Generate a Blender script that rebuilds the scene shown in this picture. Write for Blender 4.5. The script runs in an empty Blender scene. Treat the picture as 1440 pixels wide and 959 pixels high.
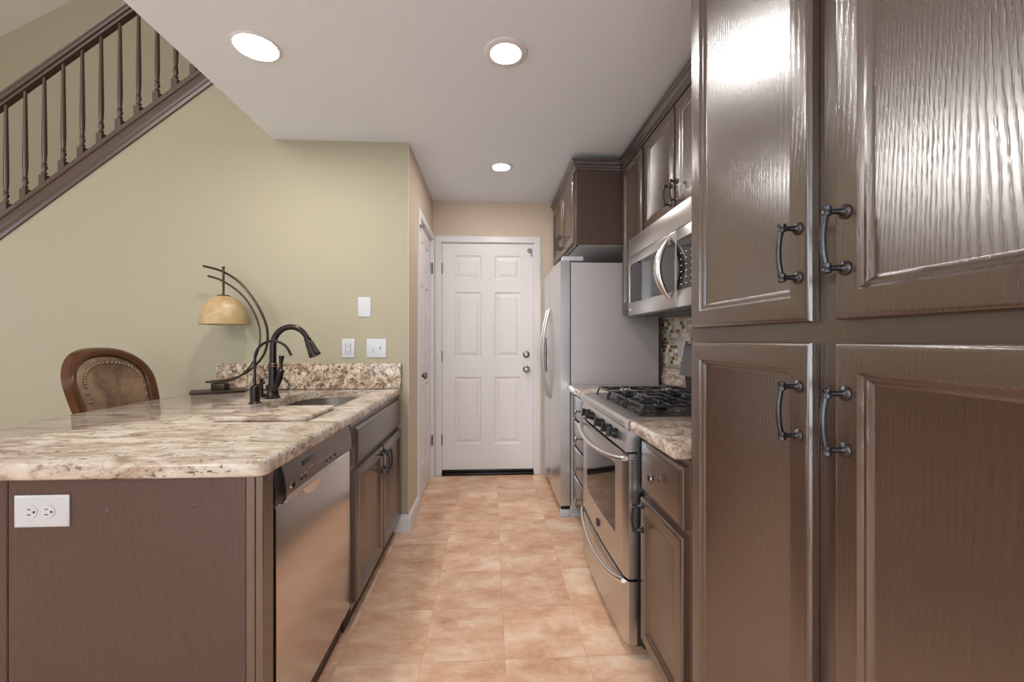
import bpy, bmesh, math, random
from mathutils import Vector, Matrix
random.seed(4)
C = bpy.context.scene.collection
SC = bpy.context.scene

# ------------------------------------------------------------------ camera, world, lights, exposure
cam_d = bpy.data.cameras.new('camera')
cam = bpy.data.objects.new('camera', cam_d)
C.objects.link(cam)
cam.location = (0, 0, 1.18)
cam.rotation_euler = (math.radians(90), 0, math.radians(-2.86))
cam_d.sensor_width = 36.0
cam_d.lens = 36.0 * 600 / 1440
cam_d.shift_y = -1.0 / 1440
cam_d.clip_start = 0.02
SC.camera = cam

SC.view_settings.view_transform = 'Standard'
SC.view_settings.look = 'None'
SC.view_settings.gamma = 1.0
SC.view_settings.use_curve_mapping = False
SC.view_settings.exposure = 0.18

world = bpy.data.worlds.new('daylight')
SC.world = world
world.use_nodes = True
bg = world.node_tree.nodes['Background']
bg.inputs[0].default_value = (0.86, 0.92, 1.0, 1)
bg.inputs[1].default_value = 0.8

SC.cycles.use_denoising = True
SC.cycles.max_bounces = 8
SC.cycles.diffuse_bounces = 5
SC.cycles.glossy_bounces = 4
SC.cycles.sample_clamp_indirect = 6.0


def area_light(name, loc, rot, sx, sy, power, col):
    d = bpy.data.lights.new(name, 'AREA')
    d.shape = 'RECTANGLE'
    d.size = sx
    d.size_y = sy
    d.energy = power
    d.color = col
    o = bpy.data.objects.new(name, d)
    C.objects.link(o)
    o.location = loc
    o.rotation_euler = rot
    return o


R = math.radians
# daylight through the patio door in the rear wall, the side window and the high window of the tall room
area_light('patio_door_daylight', (-0.6, -2.95, 1.15), (R(90), 0, 0), 3.4, 2.0, 72, (0.84, 0.92, 1.0))
area_light('side_window_daylight', (-4.92, 0.4, 1.5), (R(90), 0, R(-90)), 2.6, 1.4, 38, (0.70, 0.86, 1.0))
area_light('high_window_daylight', (-3.0, -2.95, 3.3), (R(104), 0, 0), 2.6, 1.2, 75, (1.0, 0.96, 0.92))
LENS_STRENGTH = 178.0


# ------------------------------------------------------------------ materials
def lin(c):
    return tuple(((v / 255) / 12.92 if v / 255 <= 0.04045 else ((v / 255 + 0.055) / 1.055) ** 2.4) for v in c) + (1,)


class NT:
    def __init__(s, name):
        s.m = bpy.data.materials.new(name)
        s.m.use_nodes = True
        s.t = s.m.node_tree
        s.b = s.t.nodes['Principled BSDF']

    def n(s, typ, **kw):
        nd = s.t.nodes.new(typ)
        for k, v in kw.items():
            setattr(nd, k, v)
        return nd

    def l(s, a, b):
        s.t.links.new(a, b)

    def coords(s, scale=(1, 1, 1), loc=(0, 0, 0)):
        tc = s.n('ShaderNodeTexCoord')
        mp = s.n('ShaderNodeMapping')
        mp.inputs['Scale'].default_value = scale
        mp.inputs['Location'].default_value = loc
        s.l(tc.outputs['Object'], mp.inputs['Vector'])
        return mp.outputs[0]

    def noise(s, vec, scale, detail=3, rough=0.55, dist=0.0):
        nd = s.n('ShaderNodeTexNoise')
        nd.inputs['Scale'].default_value = scale
        nd.inputs['Detail'].default_value = detail
        nd.inputs['Roughness'].default_value = rough
        nd.inputs['Distortion'].default_value = dist
        s.l(vec, nd.inputs['Vector'])
        return nd.outputs['Fac']

    def ramp(s, fac, stops, interp='LINEAR'):
        nd = s.n('ShaderNodeValToRGB')
        nd.color_ramp.interpolation = interp
        el = nd.color_ramp.elements
        while len(el) < len(stops):
            el.new(0.5)
        for e, (p, c) in zip(el, stops):
            e.position = p
            e.color = c
        s.l(fac, nd.inputs[0])
        return nd.outputs[0]

    def mix(s, fac, a, b, blend='MIX'):
        nd = s.n('ShaderNodeMix', data_type='RGBA', blend_type=blend)
        for sock, v in ((nd.inputs[0], fac), (nd.inputs[6], a), (nd.inputs[7], b)):
            if hasattr(v, 'is_linked'):
                s.l(v, sock)
            else:
                sock.default_value = v
        return nd.outputs[2]

    def math(s, op, a, b=0.0):
        nd = s.n('ShaderNodeMath', operation=op)
        for sock, v in ((nd.inputs[0], a), (nd.inputs[1], b)):
            if hasattr(v, 'is_linked'):
                s.l(v, sock)
            else:
                sock.default_value = v
        return nd.outputs[0]

    def bump(s, h, strength, dist=0.01):
        nd = s.n('ShaderNodeBump')
        nd.inputs['Strength'].default_value = strength
        nd.inputs['Distance'].default_value = dist
        s.l(h, nd.inputs['Height'])
        s.l(nd.outputs[0], s.b.inputs['Normal'])

    def col(s, v):
        if hasattr(v, 'is_linked'):
            s.l(v, s.b.inputs['Base Color'])
        else:
            s.b.inputs['Base Color'].default_value = v

    def p(s, rough=0.5, metal=0.0, spec=0.5, coat=0.0):
        if hasattr(rough, 'is_linked'):
            s.l(rough, s.b.inputs['Roughness'])
        else:
            s.b.inputs['Roughness'].default_value = rough
        s.b.inputs['Metallic'].default_value = metal
        s.b.inputs['Specular IOR Level'].default_value = spec
        s.b.inputs['Coat Weight'].default_value = coat
        s.b.inputs['Coat Roughness'].default_value = 0.08
        return s.m


def plain(name, rgb, rough=0.5, metal=0.0, spec=0.5, var=0.05, scale=30):
    t = NT(name)
    c = lin(rgb)
    f = t.noise(t.coords(), scale, 2)
    d = tuple(max(0, x * (1 - var)) for x in c[:3]) + (1,)
    e = tuple(min(1, x * (1 + var)) for x in c[:3]) + (1,)
    t.col(t.ramp(f, [(0.3, d), (0.7, e)]))
    return t.p(rough, metal, spec)


def paint(name, rgb, bump=0.12, rough=0.62):
    t = NT(name)
    t.col(lin(rgb))
    t.bump(t.noise(t.coords(), 140, 3), bump, 0.004)
    return t.p(rough, 0, 0.35)


def oak(name, c1, c2, rough=0.25, grain=0.2, along='Z', period=0.0085, wander=24.0, coat=0.0, spec=0.5, ior=2.2):
    """stained glossy oak: cathedral grain felt through the varnish"""
    t = NT(name)
    tc = t.n('ShaderNodeTexCoord')
    sep = t.n('ShaderNodeSeparateXYZ')
    t.l(tc.outputs['Object'], sep.inputs[0])
    ac = {'Z': (0, 1), 'Y': (0, 2), 'X': (1, 2)}[along]          # across the grain
    across = t.math('ADD', sep.outputs[ac[0]], sep.outputs[ac[1]])
    st = {'Z': (3.2, 3.2, .75), 'Y': (3.2, .75, 3.2), 'X': (.75, 3.2, 3.2)}[along]
    wob = t.noise(t.coords(st), 1.0, 2, 0.4)
    fs2 = {'Z': (22, 22, 5), 'Y': (22, 5, 22), 'X': (5, 22, 22)}[along]
    wob2 = t.noise(t.coords(fs2), 1.0, 2, 0.5)
    ph = t.math('ADD', t.math('MULTIPLY', across, 2 * math.pi / period),
                t.math('ADD', t.math('MULTIPLY', wob, wander * 2.2 * math.pi), t.math('MULTIPLY', wob2, 3.0)))
    w = t.math('POWER', t.math('ADD', t.math('MULTIPLY', t.math('SINE', ph), 0.5), 0.5), 2.0)
    fs = {'Z': (520, 520, 55), 'Y': (520, 55, 520), 'X': (55, 520, 520)}[along]
    fine = t.noise(t.coords(fs), 1.0, 2)
    pore = t.ramp(fine, [(0.40, (0, 0, 0, 1)), (0.62, (1, 1, 1, 1))])
    h = t.math('ADD', t.math('MULTIPLY', t.math('MULTIPLY', w, pore), 0.75), t.math('MULTIPLY', fine, 0.35))
    t.col(t.mix(t.math('MULTIPLY', w, pore), lin(c2), lin(c1)))
    t.bump(h, grain, 0.0011)
    t.b.inputs['IOR'].default_value = ior
    return t.p(rough, 0, spec, coat)


def granite(name, sc, streak, cols, dark=0.62):
    t = NT(name)
    v = t.coords(streak)
    a = t.noise(v, sc, 6, 0.65, 0.8)
    base = t.ramp(a, [(0.30, lin(cols[0])), (0.44, lin(cols[1])), (0.54, lin(cols[2])), (0.68, lin(cols[3]))])
    v2 = t.coords(tuple(0.5 + 0.5 * x for x in streak), (3.1, 1.7, 0.4))
    b = t.noise(v2, sc * 4.5, 4, 0.7, 0.3)
    clus = t.noise(t.coords(streak, (7, 2, 5)), sc * 1.3, 2)
    spk = t.math('MULTIPLY', t.ramp(b, [(dark - 0.05, (0, 0, 0, 1)), (dark + 0.03, (1, 1, 1, 1))]),
                 t.ramp(clus, [(0.42, (0, 0, 0, 1)), (0.58, (1, 1, 1, 1))]))
    base = t.mix(spk, base, lin(cols[4]))
    g = t.noise(t.coords(), 420, 2)
    base = t.mix(0.35, base, t.ramp(g, [(0.35, lin((120, 105, 92))), (0.6, lin((215, 205, 192)))]), 'SOFT_LIGHT')
    t.col(base)
    return t.p(0.10, 0, 0.5)


def stainless(name, rgb=(206, 203, 201), rough=0.3, along='Y', s=0.05):
    t = NT(name)
    sc = {'Y': (300, 3, 300), 'Z': (300, 300, 3), 'X': (3, 300, 300)}[along]
    f = t.noise(t.coords(sc), 1.0, 2)
    t.col(lin(rgb))
    t.bump(f, s, 0.002)
    return t.p(rough, 1.0)


def emit(name, col, strength):
    t = NT(name)
    t.b.inputs['Emission Color'].default_value = col
    t.b.inputs['Emission Strength'].default_value = strength
    t.col((0.9, 0.9, 0.9, 1))
    return t.p(0.4)


def floor_mat():
    t = NT('travertine_tile')
    tc = t.n('ShaderNodeTexCoord')
    sep = t.n('ShaderNodeSeparateXYZ')
    t.l(tc.outputs['Object'], sep.inputs[0])
    T = 0.3055
    u = t.math('DIVIDE', t.math('SUBTRACT', sep.outputs[0], 0.0526), T)
    v = t.math('DIVIDE', t.math('SUBTRACT', sep.outputs[1], 1.577), T)
    iu, iv = t.math('FLOOR', u), t.math('FLOOR', v)
    fu, fv = t.math('FRACT', u), t.math('FRACT', v)
    cid = t.n('ShaderNodeCombineXYZ')
    t.l(iu, cid.inputs[0]); t.l(iv, cid.inputs[1])
    wn = t.n('ShaderNodeTexWhiteNoise', noise_dimensions='2D')
    t.l(cid.outputs[0], wn.inputs['Vector'])
    off = t.n('ShaderNodeVectorMath', operation='MULTIPLY_ADD')
    t.l(wn.outputs['Color'], off.inputs[0])
    off.inputs[1].default_value = (7, 9, 5)
    t.l(tc.outputs['Object'], off.inputs[2])
    mp = t.n('ShaderNodeMapping')
    mp.inputs['Scale'].default_value = (0.75, 1.25, 1)
    t.l(off.outputs[0], mp.inputs[0])
    a = t.noise(mp.outputs[0], 6.5, 9, 0.66, 0.25)
    b = t.noise(mp.outputs[0], 30, 5, 0.7, 0.5)
    c = t.noise(mp.outputs[0], 120, 2, 0.6)
    base = t.ramp(a, [(0.30, lin((214, 174, 146))), (0.45, lin((232, 199, 173))), (0.55, lin((240, 214, 191))),
                      (0.66, lin((246, 230, 212)))])
    base = t.mix(0.55, base, t.ramp(b, [(0.33, lin((96, 78, 66))), (0.52, lin((132, 128, 124))), (0.7, lin((190, 184, 176)))]), 'SOFT_LIGHT')
    base = t.mix(0.2, base, t.ramp(c, [(0.3, lin((90, 80, 70))), (0.7, lin((170, 165, 160)))]), 'SOFT_LIGHT')
    tone = t.ramp(wn.outputs['Value'], [(0, (0.90, 0.87, 0.84, 1)), (1, (1.06, 1.05, 1.04, 1))])
    base = t.mix(1.0, base, tone, 'MULTIPLY')
    eu = t.math('MINIMUM', fu, t.math('SUBTRACT', 1.0, fu))
    ev = t.math('MINIMUM', fv, t.math('SUBTRACT', 1.0, fv))
    e = t.math('MINIMUM', eu, ev)
    g = t.math('LESS_THAN', e, 0.005)
    base = t.mix(t.math('MULTIPLY', g, 0.35), base, lin((165, 135, 112)))
    t.col(base)
    t.bump(t.math('ADD', t.math('MULTIPLY', g, -0.6), t.math('MULTIPLY', b, 0.3)), 0.15, 0.003)
    return t.p(0.42, 0, 0.4)


def mosaic_mat():
    t = NT('mosaic_tile')
    tc = t.n('ShaderNodeTexCoord')
    sep = t.n('ShaderNodeSeparateXYZ')
    t.l(tc.outputs['Object'], sep.inputs[0])
    v = t.math('DIVIDE', sep.outputs[2], 0.0250)
    iv = t.math('FLOOR', v)
    u = t.math('ADD', t.math('DIVIDE', sep.outputs[1], 0.048), t.math('MULTIPLY', iv, 0.5))
    iu = t.math('FLOOR', u)
    cid = t.n('ShaderNodeCombineXYZ')
    t.l(iu, cid.inputs[0]); t.l(iv, cid.inputs[1])
    wn = t.n('ShaderNodeTexWhiteNoise', noise_dimensions='2D')
    t.l(cid.outputs[0], wn.inputs['Vector'])
    base = t.ramp(wn.outputs['Value'], [(0, lin((226, 216, 198))), (0.24, lin((206, 194, 172))), (0.44, lin((196, 172, 128))),
                                        (0.60, lin((170, 160, 150))), (0.74, lin((116, 92, 72))), (0.90, lin((238, 232, 222)))], 'CONSTANT')
    fu, fv = t.math('FRACT', u), t.math('FRACT', v)
    eu = t.math('MULTIPLY', t.math('MINIMUM', fu, t.math('SUBTRACT', 1.0, fu)), 2.0)
    ev = t.math('MINIMUM', fv, t.math('SUBTRACT', 1.0, fv))
    g = t.math('LESS_THAN', t.math('MINIMUM', eu, ev), 0.07)
    t.col(t.mix(g, base, lin((205, 198, 186))))
    t.bump(t.math('MULTIPLY', g, -1.0), 0.4, 0.002)
    return t.p(0.22, 0, 0.5)


def leather_mat():
    t = NT('brown_leather')
    f = t.noise(t.coords(), 9, 5, 0.6, 0.4)
    t.col(t.ramp(f, [(0.3, lin((76, 56, 44))), (0.5, lin((116, 92, 74))), (0.7, lin((146, 120, 96)))]))
    t.bump(t.noise(t.coords(), 180, 3), 0.15, 0.003)
    return t.p(0.42, 0, 0.45)


M = dict(
    wood=oak('espresso_oak', (66, 48, 38), (78, 58, 46)),
    wood_flat=oak('espresso_end_panel', (71, 52, 46), (81, 61, 54), rough=0.36, grain=0.16, period=.02, spec=.6, ior=1.5),
    wood_h=oak('espresso_oak_crossgrain', (66, 48, 38), (78, 58, 46), along='Y'),
    stair=oak('dark_stair_wood', (72, 58, 49), (84, 69, 58), rough=0.3, grain=0.15, along='X', ior=1.6),
    wood_frame=oak('espresso_face_frame', (62, 44, 34), (72, 52, 41), grain=0.07),
    wood_trim=oak('espresso_molding', (56, 38, 30), (62, 44, 35), rough=0.28, grain=0.08, along='Y'),
    toe=plain('toe_kick_brown', (48, 33, 22), 0.5),
    walnut=oak('chair_wood', (58, 32, 18), (84, 48, 26), rough=0.18, grain=0.1, ior=1.5),
    leather=leather_mat(),
    brass=plain('aged_brass', (150, 134, 114), 0.4, 0.8),
    green=paint('sage_wall_paint', (164, 157, 134)),
    tan=paint('tan_wall_paint', (206, 188, 168)),
    white_paint=paint('ceiling_paint', (232, 237, 244), 0.35, 0.8),
    vault=paint('ceiling_paint_lightened', (244, 238, 236)),  # ceiling white lightened to make up for the little light reaching the vault
    trim=plain('white_trim', (224, 221, 221), 0.35, var=0.01),
    door=plain('white_door', (226, 221, 220), 0.38, var=0.01),
    floor=floor_mat(),
    mosaic=mosaic_mat(),
    granite=granite('granite_top', 17.0, (0.36, 1.0, 1.0), [(134, 116, 102), (176, 160, 143), (201, 190, 178), (219, 215, 208), (96, 86, 80)], 0.585),
    granite_v=granite('granite_splash', 26.0, (1, 1, 1), [(112, 94, 82), (168, 146, 126), (206, 190, 170), (230, 220, 206), (76, 66, 62)], 0.53),
    granite_r=granite('granite_range_side', 24.0, (1.0, 0.55, 1.0), [(146, 124, 108), (186, 166, 150), (210, 196, 184), (232, 224, 216), (104, 94, 88)], 0.55),
    steel=stainless('stainless_steel'),
    steel_door=stainless('stainless_dishwasher', (208, 198, 192), 0.2, 'Y', 0.03),
    steel_z=stainless('stainless_vertical', (200, 200, 200), 0.26, 'Z'),
    fridge_front=stainless('stainless_fridge_front', (214, 213, 212), 0.3, 'Z', 0.03),
    chrome=plain('bright_steel', (226, 224, 223), 0.3, 1.0, var=0.01),
    nickel=plain('satin_nickel', (150, 144, 138), 0.3, 1.0, var=0.02),
    pewter=plain('aged_pewter', (84, 84, 88), 0.34, 1.0, var=0.2, scale=220),
    copper=plain('worn_copper_edge', (168, 118, 92), 0.35, 1.0),
    bronze=plain('oil_rubbed_bronze', (50, 43, 41), 0.3, 0.75, var=0.2, scale=60),
    lamp_metal=plain('dark_lamp_metal', (66, 56, 44), 0.42, 0.6),
    black=plain('black_plastic', (26, 25, 26), 0.32, var=0.02),
    black_gloss=plain('black_glass', (24, 22, 22), 0.06, var=0.0),
    iron=plain('cast_iron', (62, 62, 66), 0.34, 0.3, var=0.2, scale=200),
    enamel=plain('cooktop_enamel', (70, 62, 58), 0.12, 0.3),
    grey_panel=plain('fridge_grey', (172, 167, 167), 0.42, 0.0, var=0.01),
    light_grey=plain('light_grey_plastic', (190, 192, 197), 0.4, var=0.01),
    plate=plain('white_plate', (192, 193, 196), 0.3, var=0.005),
    slot=plain('dark_slot', (60, 56, 54), 0.5),
    red=plain('red_mark', (176, 70, 62), 0.5),
    offwhite=plain('white_mark', (225, 222, 218), 0.5),
    shade_glass=None,
    lens=emit('lamp_lens', (1.0, 0.97, 0.93, 1), LENS_STRENGTH),
)


def shade_mat():
    t = NT('amber_alabaster_glass')
    f = t.noise(t.coords(), 12, 5, 0.6, 1.0)
    t.col(t.ramp(f, [(0.3, lin((172, 142, 96))), (0.55, lin((188, 162, 118))), (0.75, lin((204, 186, 156)))]))
    t.b.inputs['Transmission Weight'].default_value = 0.12
    t.b.inputs['Subsurface Weight'].default_value = 0.15
    t.b.inputs['Subsurface Radius'].default_value = (0.02, 0.012, 0.006)
    return t.p(0.42, 0, 0.4)


M['shade_glass'] = shade_mat()


# ------------------------------------------------------------------ mesh helpers (all in world coordinates)
def V(*a):
    return Vector(a)


class MB:
    def __init__(s):
        s.bm = bmesh.new()

    def box(s, x0, x1, y0, y1, z0, z1, bev=0.0, seg=2, mat=None):
        x0, x1 = sorted((x0, x1)); y0, y1 = sorted((y0, y1)); z0, z1 = sorted((z0, z1))
        t = bmesh.new()
        bmesh.ops.create_cube(t, size=1)
        for v in t.verts:
            v.co = V(x0 + (v.co.x + .5) * (x1 - x0), y0 + (v.co.y + .5) * (y1 - y0), z0 + (v.co.z + .5) * (z1 - z0))
        if bev:
            bmesh.ops.bevel(t, geom=t.edges[:], offset=bev, segments=seg, profile=0.5, affect='EDGES')
        if mat:
            bmesh.ops.transform(t, matrix=mat, verts=t.verts[:])
        s._join(t)
        return s

    def _join(s, t):
        me = bpy.data.meshes.new('tmp')
        t.to_mesh(me)
        t.free()
        s.bm.from_mesh(me)
        bpy.data.meshes.remove(me)

    def rings(s, loops, cap0=True, cap1=True, closed=False):
        """loft a list of equal-length point loops"""
        vs = [[s.bm.verts.new(p) for p in lp] for lp in loops]
        n = len(vs[0])
        rng = range(len(vs)) if closed else range(len(vs) - 1)
        for i in rng:
            a, b = vs[i], vs[(i + 1) % len(vs)]
            for k in range(n):
                try:
                    s.bm.faces.new((a[k], a[(k + 1) % n], b[(k + 1) % n], b[k]))
                except ValueError:
                    pass
        if not closed:
            if cap0:
                s.bm.faces.new(vs[0])
            if cap1:
                s.bm.faces.new(vs[-1])
        return s

    def panel(s, o, U, W, Vv, w, h, prof):
        """concentric rectangles: prof = [(inset, height out of the face)]"""
        o = V(*o); U = V(*U); W = V(*W); Vv = V(*Vv)
        lp = []
        for i, d in prof:
            lp.append([o + U * a + Vv * b + W * d for a, b in ((i, i), (w - i, i), (w - i, h - i), (i, h - i))])
        return s.rings(lp)

    def prism(s, pts, axis, a, b):
        """extrude a polygon of 2D points along an axis: axis 'x' -> (y,z), 'y' -> (x,z), 'z' -> (x,y)"""
        f = {'x': lambda p, t: V(t, p[0], p[1]), 'y': lambda p, t: V(p[0], t, p[1]), 'z': lambda p, t: V(p[0], p[1], t)}[axis]
        return s.rings([[f(p, a) for p in pts], [f(p, b) for p in pts]])

    def tube(s, pts, r, n=10, closed=False, flat=None, up=None):
        """sweep a circle (or an ellipse flat=(a,b) about up) along points"""
        P = [V(*p) for p in pts]
        rr = r if isinstance(r, (list, tuple)) else [r] * len(P)
        lp = []
        N = None
        for i, p in enumerate(P):
            if closed:
                T = P[(i + 1) % len(P)] - P[i - 1]
            else:
                T = P[min(i + 1, len(P) - 1)] - P[max(i - 1, 0)]
            T.normalize()
            if up is not None:
                N = V(*up)
                N = (N - T * N.dot(T)).normalized()
            elif N is None:
                a = V(0, 0, 1) if abs(T.z) < 0.9 else V(1, 0, 0)
                N = (a - T * a.dot(T)).normalized()
            else:
                N = (N - T * N.dot(T)).normalized()
            B = T.cross(N)
            ra, rb = (rr[i], rr[i]) if flat is None else (rr[i] * flat[0], rr[i] * flat[1])
            if n == 4:
                lp.append([p + N * ra * sx + B * rb * sy for sx, sy in ((1, 1), (-1, 1), (-1, -1), (1, -1))])
            else:
                lp.append([p + N * ra * math.cos(2 * math.pi * k / n) + B * rb * math.sin(2 * math.pi * k / n) for k in range(n)])
        return s.rings(lp, closed=closed)

    def lathe(s, o, axis, prof, n=24, caps=True):
        """prof = [(radius, distance along axis)]"""
        o = V(*o); A = V(*axis).normalized()
        a = V(0, 0, 1) if abs(A.z) < 0.9 else V(1, 0, 0)
        N = (a - A * a.dot(A)).normalized(); B = A.cross(N)
        lp = []
        for r, t in prof:
            r = max(r, 1e-5)
            lp.append([o + A * t + N * r * math.cos(2 * math.pi * k / n) + B * r * math.sin(2 * math.pi * k / n) for k in range(n)])
        return s.rings(lp, caps, caps)

    def sphere(s, c, r, u=10, v=6, sc=(1, 1, 1)):
        t = bmesh.new()
        bmesh.ops.create_uvsphere(t, u_segments=u, v_segments=v, radius=r)
        for vv in t.verts:
            vv.co = V(c[0] + vv.co.x * sc[0], c[1] + vv.co.y * sc[1], c[2] + vv.co.z * sc[2])
        s._join(t)
        return s

    def build(s, name, mat, parent=None, smooth=True, angle=35):
        bmesh.ops.recalc_face_normals(s.bm, faces=s.bm.faces[:])
        me = bpy.data.meshes.new(name)
        if smooth:
            for f in s.bm.faces:
                f.smooth = True
            for e in s.bm.edges:
                if len(e.link_faces) == 2 and e.calc_face_angle(0) > R(angle):
                    e.smooth = False
        s.bm.to_mesh(me)
        s.bm.free()
        ob = bpy.data.objects.new(name, me)
        me.materials.append(M[mat] if isinstance(mat, str) else mat)
        C.objects.link(ob)
        if parent is not None:
            base = V(0, 0, 0)
            q = parent
            while q is not None:
                base += q.location
                q = q.parent
            me.transform(Matrix.Translation(-base))
            ob.parent = parent
        return ob


def tag(o, label, cat, group=None, kind=None):
    o['label'] = label
    o['category'] = cat
    if group: o['group'] = group
    if kind: o['kind'] = kind
    return o


def thing(name, loc, label, cat, group=None, kind=None):
    o = bpy.data.objects.new(name, None)
    o.empty_display_size = 0.05
    C.objects.link(o)
    o.location = loc
    return tag(o, label, cat, group, kind)


def copy_tree(o, parent=None):
    c = o.copy()
    C.objects.link(c)
    if parent is not None:
        c.parent = parent
    for ch in list(o.children):
        copy_tree(ch, c)
    return c


def rrect(x0, x1, y0, y1, rads, n=6):
    """rounded rectangle loop, rads for corners (x1,y0),(x1,y1),(x0,y1),(x0,y0) counter-clockwise"""
    out = []
    for (cx, cy, a0), r in zip(((x1, y0, -90), (x1, y1, 0), (x0, y1, 90), (x0, y0, 180)), rads):
        px = cx - r if cx == x1 else cx + r
        py = cy - r if cy == y1 else cy + r
        for k in range(n + 1):
            a = R(a0 + 90 * k / n)
            out.append((px + r * math.cos(a), py + r * math.sin(a)))
    return out


def worktop(name, x0, x1, y0, y1, z0, z1, mat, rads=(0.004,) * 4, hole=None, b=0.012):
    """stone slab with an eased edge and an optional cut-out"""
    m = MB(); bm = m.bm
    lv = [(b * .5, z0), (0.0, z0 + b * .5), (0.0, z1 - b), (b * .3, z1 - b * .3), (b, z1)]
    loops = []
    for ins, z in lv:
        rr = [max(r - ins, 0.0008) for r in rads]
        loops.append([bm.verts.new((x, y, z)) for x, y in rrect(x0 + ins, x1 - ins, y0 + ins, y1 - ins, rr)])
    n = len(loops[0])
    for a, c in zip(loops, loops[1:]):
        for k in range(n):
            bm.faces.new((a[k], a[(k + 1) % n], c[(k + 1) % n], c[k]))
    if not hole:
        bm.faces.new(loops[0]); bm.faces.new(loops[-1])
    else:
        hb = [bm.verts.new((x, y, z0)) for x, y in hole]
        ht = [bm.verts.new((x, y, z1)) for x, y in hole]
        k2 = len(hole)
        for k in range(k2):
            bm.faces.new((hb[k], hb[(k + 1) % k2], ht[(k + 1) % k2], ht[k]))
        for outer, inner in ((loops[0], hb), (loops[-1], ht)):
            ed = []
            for L in (outer, inner):
                for k in range(len(L)):
                    e = bm.edges.get((L[k], L[(k + 1) % len(L)]))
                    ed.append(e)
            bmesh.ops.triangle_fill(bm, use_beauty=True, use_dissolve=False, edges=ed)
    return m.build(name, mat, None, angle=50)


# ------------------------------------------------------------------ cabinet parts
DOOR_PROF = [(0, 0), (0, .013), (.002, .017), (.006, .0195), (.010, .020), (.044, .020), (.046, .0185), (.050, .0145),
             (.054, .0140), (.058, .0100), (.063, .0080)]
SLAB_PROF = [(0, 0), (0, .011), (.002, .013), (.010, .0165), (.016, .019), (.020, .020)]
XN, XP, YN = (-1, 0, 0), (1, 0, 0), (0, -1, 0)
UY, UX, UZ = (0, 1, 0), (1, 0, 0), (0, 0, 1)


def cab_door(parent, xf, W, y0, y1, z0, z1, mat='wood', name='door', prof=DOOR_PROF):
    return MB().panel((xf, y0, z0), UY, W, UZ, y1 - y0, z1 - z0, prof).build(name, mat, parent, angle=25)


def pull(parent, x, W, y, zc, half=0.043):
    """vertical pull: round flanges, posts, collars and a bar bowed away from the door"""
    w = W[0]
    m = MB()
    out = 0.030
    for sg in (-1, 1):
        z = zc + sg * half
        m.lathe((x, y, z), W, [(0.0105, 0), (0.0115, .002), (0.0105, .004), (.006, .0065), (.0045, .010), (.0042, out)], 14)
        m.lathe((x + w * out, y, z - sg * .005), (0, 0, sg), [(.0055, -.002), (.0066, -.001), (.0066, .004), (.0056, .006), (.0066, .008), (.0066, .012), (.004, .0135)], 14)
    pts = []
    for k in range(13):
        t = -1 + 2 * k / 12
        pts.append((x + w * (out + 0.006 * (1 - t * t)), y, zc + t * half))
    m.tube(pts, 0.0046, 10)
    return m.build('handle', 'pewter', parent)


def knob(parent, x, W, y, z, mat='nickel', s=1.0):
    prof = [(.009, 0), (.009, .002), (.004, .004), (.004, .014), (.007, .017), (.0135, .020), (.0155, .024), (.0145, .028), (.009, .0305), (.0, .031)]
    return MB().lathe((x, y, z), W, [(r * s, t * s) for r, t in prof], 18).build('knob', mat, parent)


def face_frame(parent, xf, W, y0, y1, z0, z1, rails, stiles=(), sw=.04, th=.019, mat='wood_frame'):
    """frame of stiles and rails whose front is at xf; rails = [(za, zb)], stiles = [(ya, yb)]"""
    m = MB(); xb = xf - W[0] * th
    for ya, yb in [(y0, y0 + sw), (y1 - sw, y1)] + list(stiles):
        m.box(xb, xf, ya, yb, z0, z1, .0012, 1)
    for za, zb in rails:
        m.box(xb, xf - W[0] * .0003, y0 + .002, y1 - .002, za, zb, .0012, 1)
    return m.build('face_frame', mat, parent)


CROWN = [(0.0, 0.0), (.006, .0), (.008, .012), (.014, .016), (.016, .026), (.024, .036), (.028, .050), (.034, .054), (.034, .066), (0.0, .066)]


def crown(parent, path, z, mat='wood_trim'):
    """sweep the crown profile along a 2D path of (x, y, nx, ny) where n is the outward mitre direction"""
    lp = [[V(x + nx * d, y + ny * d, z + h) for d, h in CROWN] for x, y, nx, ny in path]
    return MB().rings(lp).build('crown_molding', mat, parent, angle=20)


# ------------------------------------------------------------------ the room
ZC = 2.40
XL, YB, XR = -0.505, 3.76, 1.19     # hall wall, back wall, right wall
YG = 2.66                           # green wall


def struct(name, mb, mat, label, cat):
    return tag(mb.build(name, mat), label, cat, kind='structure')


struct('floor', MB().box(-5.0, 1.3, -3.0, 3.95, -0.08, 0), 'floor', 'beige and brown travertine tile floor of the kitchen', 'floor')
# kitchen ceiling slab with round cut-outs is replaced by a plain slab: the lamps are surface trims with a shallow lens
struct('ceiling', MB().box(-1.317, 1.3, -3.0, 3.95, ZC, ZC + .28), 'white_paint', 'flat white textured ceiling over the kitchen', 'ceiling')
m = MB()
m.prism([(-5.0, 3.18), (1.3, 6.77), (1.3, 6.87), (-5.0, 3.28)], 'y', -3.0, 3.95)
struct('ceiling_upper', m, 'vault', 'sloped white ceiling high above the staircase', 'ceiling')
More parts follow.
